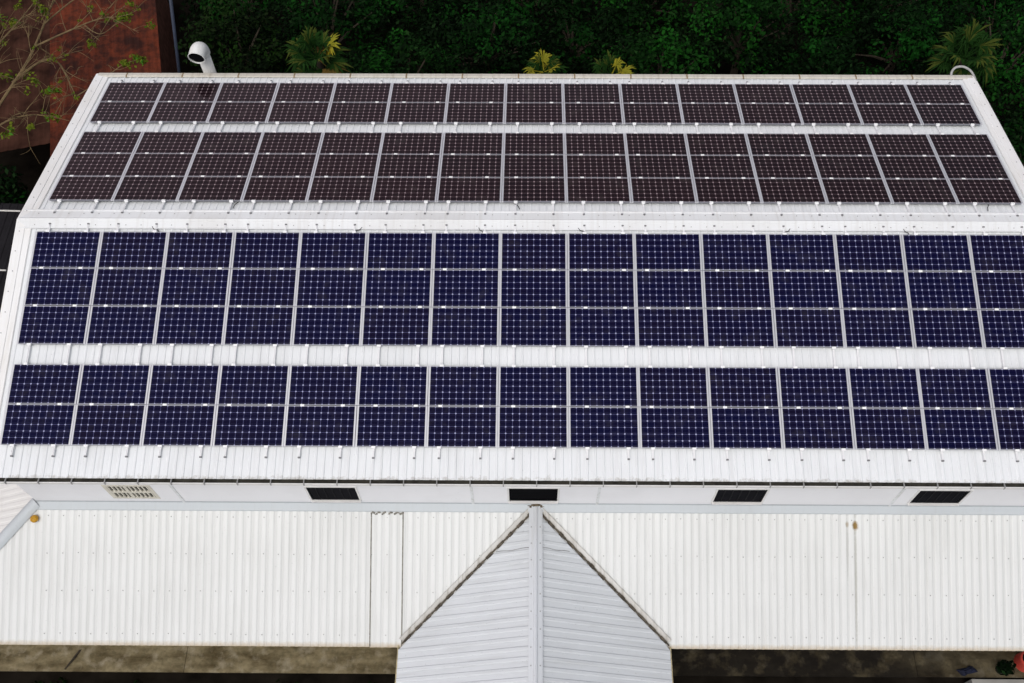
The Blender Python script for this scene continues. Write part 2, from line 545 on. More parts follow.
# front wall with its openings
WY = -6.45
WT, WBOT = -1.70, BZ
holes = [(7.23, 8.42, -3.06, -2.20), (12.17, 13.36, -3.06, -2.20), (17.25, 18.45, -3.06, -2.20), (22.14, 23.36, -3.06, -2.20), (2.25, 3.43, -3.03, -2.15)]
hs = sorted(holes)
mb = MB()
x = .2
for (xa, xb, za, zb) in hs:
    mb.box((x, WY, WBOT), (xa, WY + .2, WT))
    mb.box((xa, WY, WBOT), (xb, WY + .2, za))
    mb.box((xa, WY, zb), (xb, WY + .2, WT))
    x = xb
mb.box((x, WY, WBOT), (25.3, WY + .2, WT))
wall = mb.build('wall', 'wall_white', bld)
mb = MB()
mb.box((.2, WY + .203, WBOT), (.4, 6.3, -1.75)); mb.box((25.1, WY + .203, WBOT), (25.3, 6.3, -1.75)); mb.box((.403, 6.1, WBOT), (25.097, 6.3, -1.75))
mb.build('wall', 'wall_white', bld)
for x in (3.95, 11.25, 14.37, 21.72):
    mb = MB()
    mb.box((x - .035, WY - .014, -3.40), (x + .035, WY - .002, -1.80))
    mb.build('cover_strip', 'roof_white', wall)
# vents
for i, (xa, xb, za, zb) in enumerate(holes[:4]):
    mb = MB()
    yb_ = WY + (.14 if i != 1 else .03)
    mb.box((xa, yb_, za), (xb, yb_ + .02, zb))
    if i != 1:
        n = 9
        for k in range(n):
            z = za + (k + .5) * (zb - za) / n
            mb.box((xa + .02, -.045, -.006), (xb - .02, .045, .006), lambda p, z=z: Vector((p.x, WY + .05 + p.y * .8 - p.z * .5, z + p.y * .7)))
        for k in range(1, 6):
            x = xa + (xb - xa) * k / 6
            mb.box((x - .012, WY + .012, za), (x + .012, WY + .028, zb))
    vent = mb.build('louvre_vent', 'dark_slat' if i != 1 else 'void', bld)  # centre opening: shallow black backing in place of inside shade
    if i == 1: vent['label'] = 'open black opening without slats above the porch ridge'
    mb = MB()
    t = .045
    mb.box((xa - t, WY - .02, za - t), (xa, WY + .13, zb + t)); mb.box((xb, WY - .02, za - t), (xb + t, WY + .13, zb + t))
    mb.box((xa, WY - .02, zb), (xb, WY + .13, zb + t)); mb.box((xa - .02, WY - .06, za - t), (xb + .02, WY + .13, za))
    mb.build('frame', 'gutter_white', vent)
# beige breeze-block vent at the left
xa, xb, za, zb = holes[4]
mb = MB()
mb.box((xa, WY + .05, za), (xb, WY + .07, zb))
bv = mb.build('breeze_block_vent', 'void', bld)  # black backing in place of the shade behind the slots
bv['label'] = 'beige block grille with two rows of slots'
mb = MB()
def bar(x0, x1, z0, z1): mb.box((x0, WY - .008, z0), (x1, WY + .035, z1))
zz = [za, za + .06, za + .38, za + .46, za + .80, zb]
bar(xa, xb, zz[0], zz[1]); bar(xa, xb, zz[2], zz[3]); bar(xa, xb, zz[4], zz[5])
for r0, r1 in ((zz[1], zz[2]), (zz[3], zz[4])):
    n = 11
    w_ = (xb - xa) / n
    for k in range(n + 1):
        t = .036 if k not in (0, 5, 11) else .08
        x = min(max(xa + k * w_ - t / 2, xa), xb - t)
        bar(x, x + t, r0, r1)
mb.build('grille', 'beige_block', bv)

# lower roof: lean-to wrapping the left corner of the building
L27 = R(27)
YL, ZL = -6.45, -3.32
tL = math.tan(L27)
def low_z(y): return ZL - (YL - y) * tL
YE = -9.63
CX = .16                              # building corner for the hip
pl = .1950
def hip_y(x): return YL - max(0.0, CX - x)
profL = rib_profile(-3.2, 31.0, 8.69 - 48 * pl, pl, .014, .085, .034)
mb = MB()
top = [Vector((x, hip_y(x), low_z(hip_y(x)) + h)) for x, h in profL if x > -3.2 + .01]
bot = [Vector((x, YE, low_z(YE) + h)) for x, h in profL if x > -3.2 + .01]
mb.sheet([top, [a.lerp(b, .5) for a, b in zip(top, bot)], bot][::-1], .004)
# side slope
mbs = MB()
profS = rib_profile(-9.6, -4.0, -9.5, pl, .012, .085, .025)
mbs.sheet([[Vector((CX + min(0, y - YL), y, ZL + min(0, y - YL) * tL + h)) for y, h in profS], [Vector((CX - 3.18, y, ZL - 3.18 * tL + h)) for y, h in profS]], .004)
low = mb.build('lower_roof', 'lower_roof', bld, extra=(mbs, painted('side_slope_paint', (.76, .755, .73), (.52, .50, .46), 'x', .3)[0]))
# screws in rows
mb = MB()
for fr in (.10, .36, .62, .92):
    y = YL + (YE - YL) * fr
    x = 8.69 - 48 * pl
    while x < 27.5:
        jx, jy = random.uniform(-.01, .01), random.uniform(-.012, .012)
        if x > .2: mb.tube([(x + jx, y + jy, low_z(y) + .024), (x + jx, y + jy, low_z(y) + .040)], .013, 5)
        x += pl * 2
kind(mb.build('screws', 'grey_metal', low), 'stuff')
# apron flashing at the top
mb = MB()
mb.sheet([[(x, WY - .004, ZL + .11), (x, WY - .012, ZL + .045), (x, WY - .17, low_z(WY - .17) + .034), (x, WY - .185, low_z(WY - .185) + .012)] for x in [.18 + 25.3 * i / 20 for i in range(21)]][::-1])
ap = mb.build('apron_flashing', 'flash_grey', low)
# hip cap
mb = MB()
rows = []
for i in range(9):
    t = i / 8 * 3.15
    c = Vector((CX - t, YL - t, ZL - t * tL))
    d = Vector((1, -1, 0)).normalized()
    r_ = []
    for k in range(9):
        a = (k - 4) / 4
        r_.append(c + d * (a * .17) + Vector((0, 0, .095 - .11 * a * a)))
    rows.append(r_)
mb.sheet(rows)
mb.build('hip_cap', 'flash_grey', low, smooth=True)
# overlapping repair sheet
mb = MB()
xa, xb = 8.69 - .01, 8.69 + 4 * pl + .01
profP = [(max(x, xa), h) for x, h in rib_profile(xa, xb, 8.69, pl, .014, .085, .034)]
mb.sheet([[Vector((x, y, low_z(y) + h + .010 + lift)) for x, h in profP] for y, lift in ((YE - .01, 0), (-8, 0), (-6.67, .012))], .006)
ex = MB()
for x in (xa, xb):
    ex.sheet([[(x - .014, y, low_z(y) + .0305), (x + .014, y, low_z(y) + .0305)] for y in (YE, -6.67)])
for k in range(24):
    x = xa + (xb - xa) * k / 23
    hh = .04 + .022 * math.sin(k * 1.5)
    ex.box((x - .02, -6.69 + .02 * math.sin(k * 1.4), low_z(-6.68) + hh - .03), (x + .02, -6.65 + .02 * math.sin(k * 1.4), low_z(-6.68) + hh))
mb.build('patch_sheet', 'lower_roof', low, extra=(ex, plain('old_grey_sealant', (.22, .21, .18), .9, var=.4, scale=9)))

# lower wall and eave boarding under the lean-to
mb = MB()
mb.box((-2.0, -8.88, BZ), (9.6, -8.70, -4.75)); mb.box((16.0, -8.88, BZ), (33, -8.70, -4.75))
mb.build('wall', plain('grey_lower_wall', (.30, .29, .27), .9, var=.25), bld)  # plain mid grey wall

# porch roof
PX, PZ = 12.83, -3.37
PS = math.tan(R(24.2))
def valley_y(dx): return YL - .10 - dx * (3.06 / 3.40)
mb = MB()
pp = .235
hw = {-1: 3.42, 1: 3.36}
for sg in (-1, 1):
    y = YL - .15
    ys = [(py, h) for py, h in rib_profile(-13.6, YL - .16, -13.5, pp, .024, .06, .025)]
    rows_i, rows_m, rows_o = [], [], []
    for py, h in ys:
        dxo = min(hw[sg], max(.09, (YL - .10 - py) / (3.06 / 3.40) - .09))
        dxo_e = dxo
        for rws, dx in ((rows_i, .05), (rows_m, (.05 + dxo_e) / 2), (rows_o, dxo_e)):
            rws.append(Vector((PX + sg * dx, py, PZ - dx * PS + h + .035)))
    rr = [rows_i, rows_m, rows_o] if sg < 0 else [rows_o, rows_m, rows_i]
    mb.sheet(rr, .005)
ex = MB()
for sg, yy, x0, x1 in ((1, -7.42, .16, .85), (-1, -7.62, .16, 1.0)):
    k_ = round((yy + 13.5) / pp - .5) + .5
    yy = -13.5 + k_ * pp - .035
    ex.sheet([[Vector((PX + sg * (x0 + (x1 - x0) * t), yy + w_ + .012 * math.sin(t * 9), PZ - (x0 + (x1 - x0) * t) * PS + .0415)) for t in np.linspace(0, 1, 9)] for w_ in ((.009, -.009) if sg > 0 else (-.009, .009))])
porch = mb.build('porch_roof', 'porch_roof', bld, extra=(ex, plain('dark_lap_gap', (.27, .275, .28), .9, var=.5, scale=6)))
# ridge roll
mb = MB()
rows = []
for y in (-13.6, -11, -9, -7.5, YL - .02):
    rows.append([(PX + a, y, PZ + z) for a, z in ((-.17, .012 + .018), (-.13, .045), (-.055, .062), (-.04, .095), (0, .112), (.04, .095), (.055, .062), (.13, .045), (.17, .012 + .018))])
mb.sheet(rows)
ex = MB()
for y in np.arange(-12.5, -6.7, .42):
    for a in (-.11, .11):
        ex.tube([(PX + a, y, PZ + .045), (PX + a, y, PZ + .062)], .016, 6)
mb.build('ridge_cap', painted('porch_ridge_metal', (.63, .655, .68), (.42, .40, .36), 'y', .45)[0], porch, extra=(ex, 'grey_metal'))
mb = MB()
for k in range(9):
    x = PX + (k - 4) * .045
    hh = .14 - .016 * abs(k - 4) + random.uniform(-.01, .01)
    mb.box((x - .026, YL - .065 + random.uniform(-.02, .02), PZ + .02), (x + .026, YL - .015, PZ + hh))
mb.build('sealant', plain('brown_sealant', (.13, .10, .065), .95, var=.5, scale=14), porch)
# valley flashings: shallow trays lying on the lower roof
for sg in (-1, 1):
    mb = MB()
    d = Vector((sg * 3.40, -3.06, low_z(YL - 3.06) - ZL)).normalized()
    p0 = Vector((PX + sg * .03, YL - .06, low_z(YL - .06) + .040))
    out = Vector((sg * 1.0, .95, .95 * tL)).normalized()
    Ln = 4.72
    rows = []
    for i in range(25):
        c = p0 + d * (Ln * i / 24)
        rows.append([c - out * .10 + Vector((0, 0, -.045)), c + Vector((0, 0, -.012)), c + out * .075, c + out * .087 + Vector((0, 0, .016)), c + out * .097 + Vector((0, 0, -.02))])
    mb.sheet(rows if sg < 0 else rows[::-1])
    # dark scalloped blocks painting in the shade under the cut rib ends
    ex = MB()
    n = int(Ln / .1)
    for k in range(n):
        c = p0 + d * (.12 + k * .1) - out * .055
        w_ = .014 + .022 * (.5 + .5 * math.sin(k * 2 * math.pi * .1 * (3.06 / 4.7) / pp * 1.0)) * random.uniform(.7, 1.3)
        ex.box((-.055, -w_, -.03), (.055, w_, .022), lambda p, c=c: c + d * p.x + out * p.y + Vector((0, 0, p.z)))
    mb.build('valley_flashing', 'valley', porch, extra=(ex, plain('rib_end_shade', (.10, .085, .065), .95, var=.6, scale=10)))
# porch side edges
for sg in (-1, 1):
    mb = MB()
    x = PX + sg * hw[sg]
    z = PZ - hw[sg] * PS
    mb.box((min(x, x + sg * .03), -13.6, z - .13), (max(x, x + sg * .03), -9.60, z + .02))
    mb.build('eave_trim', plain('tan_eave', (.42, .36, .22), .9, var=.35, scale=7), porch)
# porch posts and back wall below (seen only from the side)
mb = MB()
mb.box((PX - 3.2, -13.4, BZ), (PX - 3.0, -13.2, -4.95)); mb.box((PX + 3.0, -13.4, BZ), (PX + 3.2, -13.2, -4.95))
mb.build('post', 'wall_white', porch)

# ------------------------------------------------------------------ rails and clamps
PW, PH, GX, GY = 1.688, .997, .012, .013
PX_, PY_ = PW + GX, PH + GY
offs = [0, 5, 9, 14, 18, 23]
rail_x = [.31 + 5.1 * j + o * PITCHR for j in range(5) for o in offs]
ARR = [('back', .7258, 3, 'upper_inner'), ('back', 4.2274 - 0.0, 2, 'outer')]
# arrays as (slope function, v of the edge nearest the ridge, courses)
arrays = {1: (B, 4.2274, 2), 2: (B, .7258, 3), 3: (F, .3796, 3), 4: (F, 3.9205, 2)}
ORD = ['first', 'second', 'third', 'fourth', 'fifth', 'sixth', 'seventh', 'eighth', 'ninth', 'tenth', 'eleventh', 'twelfth', 'thirteenth', 'fourteenth', 'fifteenth']
def col_words(i):
    if i == 0: return 'leftmost column'
    if i < 8: return ORD[i] + ' column from left'
    if i == 14: return 'rightmost column'
    return ORD[14 - i] + ' column from right'

rail_meshes = {}
def make_rail(fn, slope, vs, ve):
    key = slope
    if key not in rail_meshes:
        mb = MB()
        for a, b in ((-.021, -.009), (.009, .021)):
            mb.box((a, vs, -.082), (b, ve, -.041))
        mb.box((-.009, vs, -.082), (.009, ve, -.058))
        # feet standing on the rib
        for v in np.arange(vs + .08, ve, 1.15):
            mb.box((-.03, v - .03, -.0905), (.03, v + .03, -.084))
        v = ve - .05
        mb.tube([(0, v, -.041), (0, v, -.030)], .018, 6)
        nf = len(mb.f)
        mb.box((-.026, vs - .035, -.086), (.026, vs - .001, -.038)); mb.box((-.026, ve + .001, -.086), (.026, ve + .035, -.038))
        me = bpy.data.meshes.new('mounting_rail')
        me.from_pydata([tuple(p) for p in mb.v], [], mb.f)
        me.materials.append(M['rail']); me.materials.append(M['rail_tip'])
        me.polygons.foreach_set('material_index', [0] * nf + [1] * (len(mb.f) - nf))
        mb = MB()
        mb.box((-.048, -.026, -.040), (.048, .026, .010))
        mb.tube([(0, 0, .010), (0, 0, .018)], .010, 6)
        mc = bpy.data.meshes.new('clamp')
        mc.from_pydata([tuple(p) for p in mb.v], [], mb.f)
        mc.materials.append(M['clamp'])
        rail_meshes[key] = (me, mc)
    return rail_meshes[key]

def place(o, fn, x, v, h=0.0):
    o.location = fn(x, v, h)
    # local +Y runs DOWN the slope on both sides
    o.rotation_euler = (R(180) + 0, 0, 0)

def slope_matrix(fn, x, v, h=0):
    """local x -> right or left so that local y runs down the slope and z is the roof normal"""
    if fn is F:
        yv = Vector((0, -cS, -sS)); n = Vector((0, -sS, cS)); xv = yv.cross(n)
    else:
        yv = Vector((0, cS, -sS)); n = Vector((0, sS, cS)); xv = yv.cross(n)
    p = fn(x, v, h)
    return Matrix(((xv.x, yv.x, n.x, p.x), (xv.y, yv.y, n.y, p.y), (xv.z, yv.z, n.z, p.z), (0, 0, 0, 1)))

for fn, nm, vs, ve in ((F, 'front', .16, 6.17), (B, 'back', .30, 6.40)):
    me, mc = make_rail(fn, nm, vs, ve)
    cv = []
    for k, (f2, v0, n) in arrays.items():
        if f2 is fn:
            cv += [v0 + GY / 2 * 0 - .012] + [v0 + i * PY_ - GY / 2 for i in range(1, n)] + [v0 + n * PY_ - GY + .012]
    for i, x in enumerate(rail_x):
        o = bpy.data.objects.new('mounting_rail', me)
        COL.objects.link(o)
        o.matrix_world = slope_matrix(fn, x + random.uniform(-.006, .006), 0)
        side = 'left' if i % 2 == 0 else 'right'
        where = 'blue panels nearest the camera' if nm == 'front' else 'brownish panels beyond the ridge'
        tag(o, f'{side} silver rail carrying the {col_words(i // 2)} of {where}', 'rail', 'mounting rails under the solar panels')
        for v in cv:
            c = bpy.data.objects.new('clamp', mc)
            COL.objects.link(c)
            c.parent = o
            c.location = (0, v, 0)

# ------------------------------------------------------------------ solar panels
def panel_meshes(cellmat):
    mb = MB()
    fw = .008
    fs = .040                          # the short-side frame bars are broad
    x, y = PW / 2, PH / 2
    ex = MB()
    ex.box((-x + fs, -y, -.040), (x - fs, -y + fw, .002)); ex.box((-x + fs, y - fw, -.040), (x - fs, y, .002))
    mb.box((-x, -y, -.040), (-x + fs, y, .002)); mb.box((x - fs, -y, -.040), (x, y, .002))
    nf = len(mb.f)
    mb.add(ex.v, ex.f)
    a = bpy.data.meshes.new('frame'); a.from_pydata([tuple(p) for p in mb.v], [], mb.f); a.materials.append(M['frame']); a.materials.append(M['frame_shade'])
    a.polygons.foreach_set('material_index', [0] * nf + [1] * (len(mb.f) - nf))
    mb = MB()
    mb.box((-x + fs, -y + fw, -.006), (x - fs, y - fw, -.002))
    b = bpy.data.meshes.new('cell_sheet'); b.from_pydata([tuple(p) for p in mb.v], [], mb.f); b.materials.append(M[cellmat])
    return a, b
pm = {F: panel_meshes('cell_blue'), B: panel_meshes('cell_warm_sky')}
AN = {1: 'array at far eave', 2: 'brownish array behind ridge', 3: 'blue array below ridge', 4: 'blue array at front eave'}
CN = {1: ['lower', 'upper'], 2: ['lowest', 'middle', 'top'], 3: ['top', 'middle', 'lowest'], 4: ['upper', 'lower']}
GN = {1: 'solar panels of the array at the back eave', 2: 'solar panels of the array behind the ridge', 3: 'solar panels of the array below the ridge', 4: 'solar panels of the array at the front eave'}
for k, (fn, v0, n) in arrays.items():
    for r in range(n):
        for c in range(15):
            v = v0 + r * PY_ + PH / 2
            x = c * PX_ + GX / 2 + PW / 2
            o = bpy.data.objects.new('solar_panel', None)
            o.empty_display_size = .2
            COL.objects.link(o)
            mtx = slope_matrix(fn, x + random.uniform(-.004, .004), v + random.uniform(-.002, .002), random.uniform(-.002, .002))
            o.matrix_world = mtx @ Matrix.Rotation(random.uniform(-.0035, .0035), 4, 'Y') @ Matrix.Rotation(random.uniform(-.004, .004), 4, 'X')
            word = 'course of '
            tag(o, f'solar panel in {CN[k][r]} {word}{AN[k]}, {col_words(c)}', 'solar panel', GN[k])
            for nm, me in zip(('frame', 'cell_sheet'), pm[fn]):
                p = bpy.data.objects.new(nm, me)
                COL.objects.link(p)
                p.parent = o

# ------------------------------------------------------------------ things on the roof
def arc(c, a, b, r, t0, t1, n):
    return [c + (a * math.cos(t) + b * math.sin(t)) * r for t in [t0 + (t1 - t0) * i / n for i in range(n + 1)]]
# gooseneck duct behind the back eave
base = Vector((2.68, 7.14, -3.6))
duct = thing('exhaust_duct', 'white gooseneck exhaust duct rising behind the back eave, its dark mouth towards the roof', 'duct', base)
up = Vector((0, 0, 1)); fw_ = Vector((-.06, -1, 0)).normalized()
topp = Vector((2.68, 7.14, -1.16))
mb = MB()
mb.tube([base, topp], .19, 24)
mb.build('pipe', 'duct', duct, smooth=True)
cen = topp + fw_ * .27
path = arc(cen, -fw_, up, .27, R(-4), R(102), 16)
e = (path[-1] - path[-2]).normalized()
path.append(path[-1] + e * .16)
mb = MB()
rad = [.228 + .014 * min(1, i / 10) for i in range(len(path))]
mb.tube(path, rad, 28, cap=False)
mb.build('cowl', 'duct', duct, smooth=True)
mb = MB()
mb.tube([path[-2], path[-1] - e * .03], .222, 28)
mb.build('mouth', 'void', duct)  # black disc in place of the shade inside the cowl
mb = MB()
rr = []
for i in range(29):
    t = 2 * math.pi * i / 28
    a = e.cross(Vector((1, 0, 0))).normalized(); b = e.cross(a)
    rr.append(path[-1] + (a * math.cos(t) + b * math.sin(t)) * .243)
mb.tube(rr, .012, 6, cap=False)
mb.build('rim', 'duct', duct)

# conduit looping over the back right corner
mb = MB()
pts = [Vector(p) for p in ((25.42, 6.40, -1.60), (25.38, 6.60, -1.56), (25.40, 6.76, -1.50), (25.52, 6.88, -1.43), (25.75, 6.90, -1.42), (25.95, 6.80, -1.47), (26.05, 6.62, -1.53), (26.04, 6.35, -1.50))]
def smooth_path(p, n=6):
    out = []
    for i in range(len(p) - 1):
        a, b, c, d = p[max(i - 1, 0)], p[i], p[i + 1], p[min(i + 2, len(p) - 1)]
        for k in range(n):
            t = k / n
            out.append(.5 * ((2 * b) + (c - a) * t + (2 * a - 5 * b + 4 * c - d) * t * t + (3 * b - a - 3 * c + d) * t ** 3))
    out.append(p[-1])
    return out
mb.tube(smooth_path(pts), .036, 10)
tag(mb.build('conduit', 'conduit', None, origin=pts[0], smooth=True), 'thick grey flexible conduit arching over the far right roof corner', 'conduit')

# short black cables around the ridge
cab = [(206, B, 4.99), (483, B, 12.22), (979, B, 24.6), (154, F, 3.14), (351, F, 8.16), (480, F, 11.45), (585, F, 14.07), (785, F, 19.11), (913, F, 22.32)]
seen = {}
names = {B: ['leftmost', 'middle', 'rightmost'], F: ['leftmost', 'second from left', 'third from left', 'third from right', 'second from right', 'rightmost']}
for _, fn, x in cab:
    i = seen.get(fn, 0); seen[fn] = i + 1
    lo = .36 if fn is F else .72
    hi = .20 if fn is F else .50
    sl = random.choice((-1, 1)) * random.uniform(.05, .22)
    pts = [fn(x, lo, -.06), fn(x + sl * .2, lo - .05, -.05), fn(x + sl * .7, (lo + hi) / 2, -.055), fn(x + sl, hi, -.075)]
    mb = MB()
    mb.tube(smooth_path(pts, 4), .011, 6)
    where = 'blue' if fn is F else 'brownish'
    tag(mb.build('cable', 'black', None, origin=pts[0], smooth=True), f'{names[fn][i]} of the short black cables between ridge cap and {where} panels', 'cable', 'short black cables at the ridge')

# round yellow thing on the lower roof near the hip
bm = bmesh.new()
bmesh.ops.create_uvsphere(bm, u_segments=16, v_segments=10, radius=.10)
for v in bm.verts:
    v.co.z *= .85
    v.co += Vector((random.uniform(-.004, .004), random.uniform(-.004, .004), 0))
me = bpy.data.meshes.new('yellow_ball'); bm.to_mesh(me); bm.free(); me.shade_smooth(); me.materials.append(M['yellow'])
o = bpy.data.objects.new('yellow_ball', me); COL.objects.link(o)
o.location = (.18, -6.86, low_z(-6.86) + .105)
tag(o, 'small round yellow ball lying on the lower roof beside the grey hip cap', 'ball')

# ------------------------------------------------------------------ things at the walkway's right end
def lathe(prof, c, n=24):
    mb = MB()
    vs = [Vector(c) + Vector((r * math.cos(2 * math.pi * k / n), r * math.sin(2 * math.pi * k / n), z)) for r, z in prof for k in range(n)]
    fs = [(i * n + k, i * n + (k + 1) % n, (i + 1) * n + (k + 1) % n, (i + 1) * n + k) for i in range(len(prof) - 1) for k in range(n)]
    mb.add(vs, fs)
    return mb
bk = thing('bucket', 'red round bucket with a dark inside at the right end of the walkway', 'bucket', (26.40, -9.27, -7.9))
lathe([(0, 0), (.27, 0), (.25, .40), (.225, .44), (.215, .44), (.21, .02), (0, .02)], bk.location).build('shell', 'red', bk, smooth=False)
lathe([(0, .432), (.21, .432), (.20, .30), (0, .30)], bk.location).build('dark_inside_disc', 'void', bk)  # black disc near the rim, painted for the shaded inside
pt = thing('potted_plant', 'dark leafy plant in a black pot beside the red bucket', 'plant', (25.70, -9.46, -7.9))
lathe([(0, 0), (.13, 0), (.17, .26), (.19, .28), (.16, .28), (.14, .22), (0, .22)], pt.location).build('pot', 'black', pt)

def leaf_cloud(centers, radii, n, size, rng, shell=.55, flat=.6, elong=1.6):
    """n leaf-sized diamonds spread through ellipsoid clumps; returns verts, faces"""
    centers = np.asarray(centers, float); radii = np.asarray(radii, float)
    w = (radii[:, 0] * radii[:, 1]) ; w = w / w.sum()
    idx = rng.choice(len(centers), n, p=w)
    d = rng.normal(size=(n, 3)); d /= np.linalg.norm(d, axis=1)[:, None]
    rr = shell + (1 - shell) * rng.random(n) ** .7
    p = centers[idx] + d * radii[idx] * rr[:, None] + rng.normal(scale=size * .5, size=(n, 3))
    nrm = d * .7 + np.array([0, 0, flat]) + rng.normal(scale=.55, size=(n, 3))
    nrm /= np.linalg.norm(nrm, axis=1)[:, None]
    t = np.cross(nrm, rng.normal(size=(n, 3))); t /= np.linalg.norm(t, axis=1)[:, None]
    b = np.cross(nrm, t)
    s = size * rng.uniform(.6, 1.35, n)[:, None]
    a = p - t * s * elong * .5; c = p + t * s * elong * .5
    bl = p + b * s * .42 - t * s * .1 + nrm * s * .1; br = p - b * s * .42 - t * s * .1 + nrm * s * .1
    v = np.stack([a, bl, c, br], 1).reshape(-1, 3)
    return v, idx
def leaf_object(name, vi, mat, parent, origin, lit_tones=None):
    me = bpy.data.meshes.new(name)
    v, idx = vi
    v = v - np.array(origin)
    nf = len(v) // 4
    me.vertices.add(len(v)); me.vertices.foreach_set('co', v.astype(np.float32).ravel())
    me.loops.add(nf * 4); me.loops.foreach_set('vertex_index', np.arange(nf * 4, dtype=np.int32))
    me.polygons.add(nf); me.polygons.foreach_set('loop_start', np.arange(0, nf * 4, 4, dtype=np.int32))
    me.update(calc_edges=True)
    at = me.attributes.new('lit_tone', 'FLOAT', 'FACE')
    at.data.foreach_set('value', (np.asarray(lit_tones)[idx] if lit_tones is not None else np.full(nf, .3)).astype(np.float32))
    me.materials.append(M[mat])
    o = bpy.data.objects.new(name, me); COL.objects.link(o)
    if parent: o.parent = parent
    return o
rng = np.random.default_rng(5)
leaf_object('leaves', leaf_cloud([(25.70, -9.50, -7.5)], [(.21, .19, .17)], 200, .09, rng, .2), 'leaf_dark', pt, pt.location, [0.0])

# blue crumpled cloth
mb = MB()
rows = []
for j in range(11):
    r_ = []
    for i in range(17):
        u, w_ = i / 16 * 2 - 1, j / 10 * 2 - 1
        e_ = max(0, 1 - (u * u + w_ * w_) * .9)
        z = -7.892 + e_ * .10 + e_ * .05 * math.sin(u * 7 + w_ * 3) + e_ * .03 * math.cos(w_ * 9)
        q_ = 1 - .28 * abs(math.sin(3.1 * u + 1.3 * w_)) - .2 * w_ * w_
        r_.append(Vector((24.78 + u * .30 * q_ + .05 * w_, -9.50 + w_ * .12 * (1 - .6 * u * u) + .03 * math.sin(4 * u), z)))
    rows.append(r_)
mb.sheet(rows, .008)
tag(mb.build('cloth', 'blue', None, origin=(24.75, -9.5, -7.9), smooth=True), 'dark blue crumpled cloth lying on the dirty walkway left of the potted plant', 'cloth')

# sticks lying on the walkway, far left
for a, b, lab in (((-2.13, -9.22), (-2.42, -9.64), 'dark stick at the far left end of the mossy walkway'), ((.10, -9.10), (-.20, -9.62), 'dark stick lying askew on the mossy walkway, right of the other')):
    mb = MB()
    a = Vector((*a, -7.87)); b = Vector((*b, -7.87))
    mb.tube([a, a.lerp(b, .4) + Vector((.02, 0, .02)), b], [.03, .035, .02], 6)
    tag(mb.build('stick', M['bark'], None, origin=a), lab, 'stick')

# weeds in the strip below the walkway (left part)
cs = [(rng.uniform(-2, 9.0), rng.uniform(-10.9, -10.0), BZ + .06) for _ in range(60)]
v = leaf_cloud(cs, [(.4, .3, .12)] * 60, 2600, .09, rng, .1, 1.0)
o = leaf_object('weeds', v, 'leaf_olive', None, (0, 0, 0)); kind(o, 'stuff')
cs = [(rng.uniform(16.5, 25), rng.uniform(-11, -10.0), BZ + .05) for _ in range(22)]
o = leaf_object('weeds', leaf_cloud(cs, [(.3, .25, .1)] * 22, 500, .09, rng, .1, 1.0), 'leaf_dark', None, (0, 0, 0)); kind(o, 'stuff')

# ------------------------------------------------------------------ neighbours at the left
# rusty roofed shed, turned a little
ax = Vector((-.245, .9695, 0)).normalized()          # along its length, away from the camera
px = Vector((ax.y, -ax.x, 0))
A0 = Vector((-3.72, 7.72, 0)) + ax * -2.2
def RS(a, b, z): return A0 + ax * a + px * b + Vector((0, 0, z))
shed = thing('shed', 'shed with a rusty red brown metal roof at the upper left corner', 'shed', RS(5, 1.7, BZ))
mb = MB()
rows = []
for a in np.linspace(0, 11.5, 8):
    r_ = []
    for k in range(45):
        b = k / 44 * 3.80
        r_.append(RS(a, b, -5.0 - b * .02 + .010 * math.cos(k * 2.1) + .006 * math.sin(a * 1.7 + k)))
    rows.append(r_)
mb.sheet(rows, .02)
mb.build('roof', 'rust', shed)
mb = MB()
rows = []
for a in np.linspace(2.3, 11.5, 8):
    rows.append([RS(a, -3.6 + k / 30 * 3.58, -5.9 + .012 * math.cos(k * 2.1)) for k in range(31)])
mb.sheet(rows, .02)
side = mb.build('side_roof', plain('dark_rusty_sheet', (.042, .018, .012), .9, var=.6, scale=1.6, spec=.05), shed)
side['label'] = 'darker brown lower roof along the shed'
mb = MB()
mb.box((.3, .25, BZ + .0), (11.2, 3.55, -5.12), lambda p: RS(p.x, p.y, p.z))
mb.build('wall', 'brick', shed)
# added black roofed block, darkening the gap in place of shade
out_ = thing('dark_gap_block', 'added low black roofed block that darkens the shaded gap left of the roof edge', 'dark_gap_block', (-6.5, 0, BZ))
mb = MB()
prof2 = rib_profile(-10.5, -2.4, -10.4, .25, .02, .05, .02)
mb.sheet([[Vector((x, -7.5, -6.2 + (x + 2.4) * -.05 + h)) for x, h in prof2], [Vector((x, 5.2, -6.2 + (x + 2.4) * -.05 + h)) for x, h in prof2]], .02)
mb.build('roof', 'gap_dark', out_)  # top of the added block, black in place of shade
mb = MB()
mb.box((-10.2, -7.2, BZ), (-2.7, 4.9, -6.30))
mb.build('wall', 'brick', out_)  # side of the added block
# wires
for (y, z), zz_, lab in (((.32, -.14), .10, 'thin white cable running left from the left end of the ridge'), ((-1.41, -.33), -.25, 'thin white cable running left from the roof edge below the ridge')):
    mb = MB()
    a = Vector((-.60, y, z)); b = Vector((-8.0, y + .3, z + .35))
    pts = [a.lerp(b, t) + Vector((0, 0, -.5 * t * (1 - t))) for t in np.linspace(0, 1, 13)]
    mb.tube(pts, .022, 6)
    tag(mb.build('cable', 'cable_white', None, origin=a), lab, 'cable')
# leaning pole behind the duct
mb = MB()
mb.tube([Vector((.10, 10.0, BZ)), Vector((.62, 9.4, -4.2)), Vector((1.30, 9.5, -1.0))], .055, 8)
tag(mb.build('pole', 'pole', None, origin=(.10, 10.0, BZ), smooth=True), 'dark blue grey leaning pole between rusty shed and white duct', 'pole')

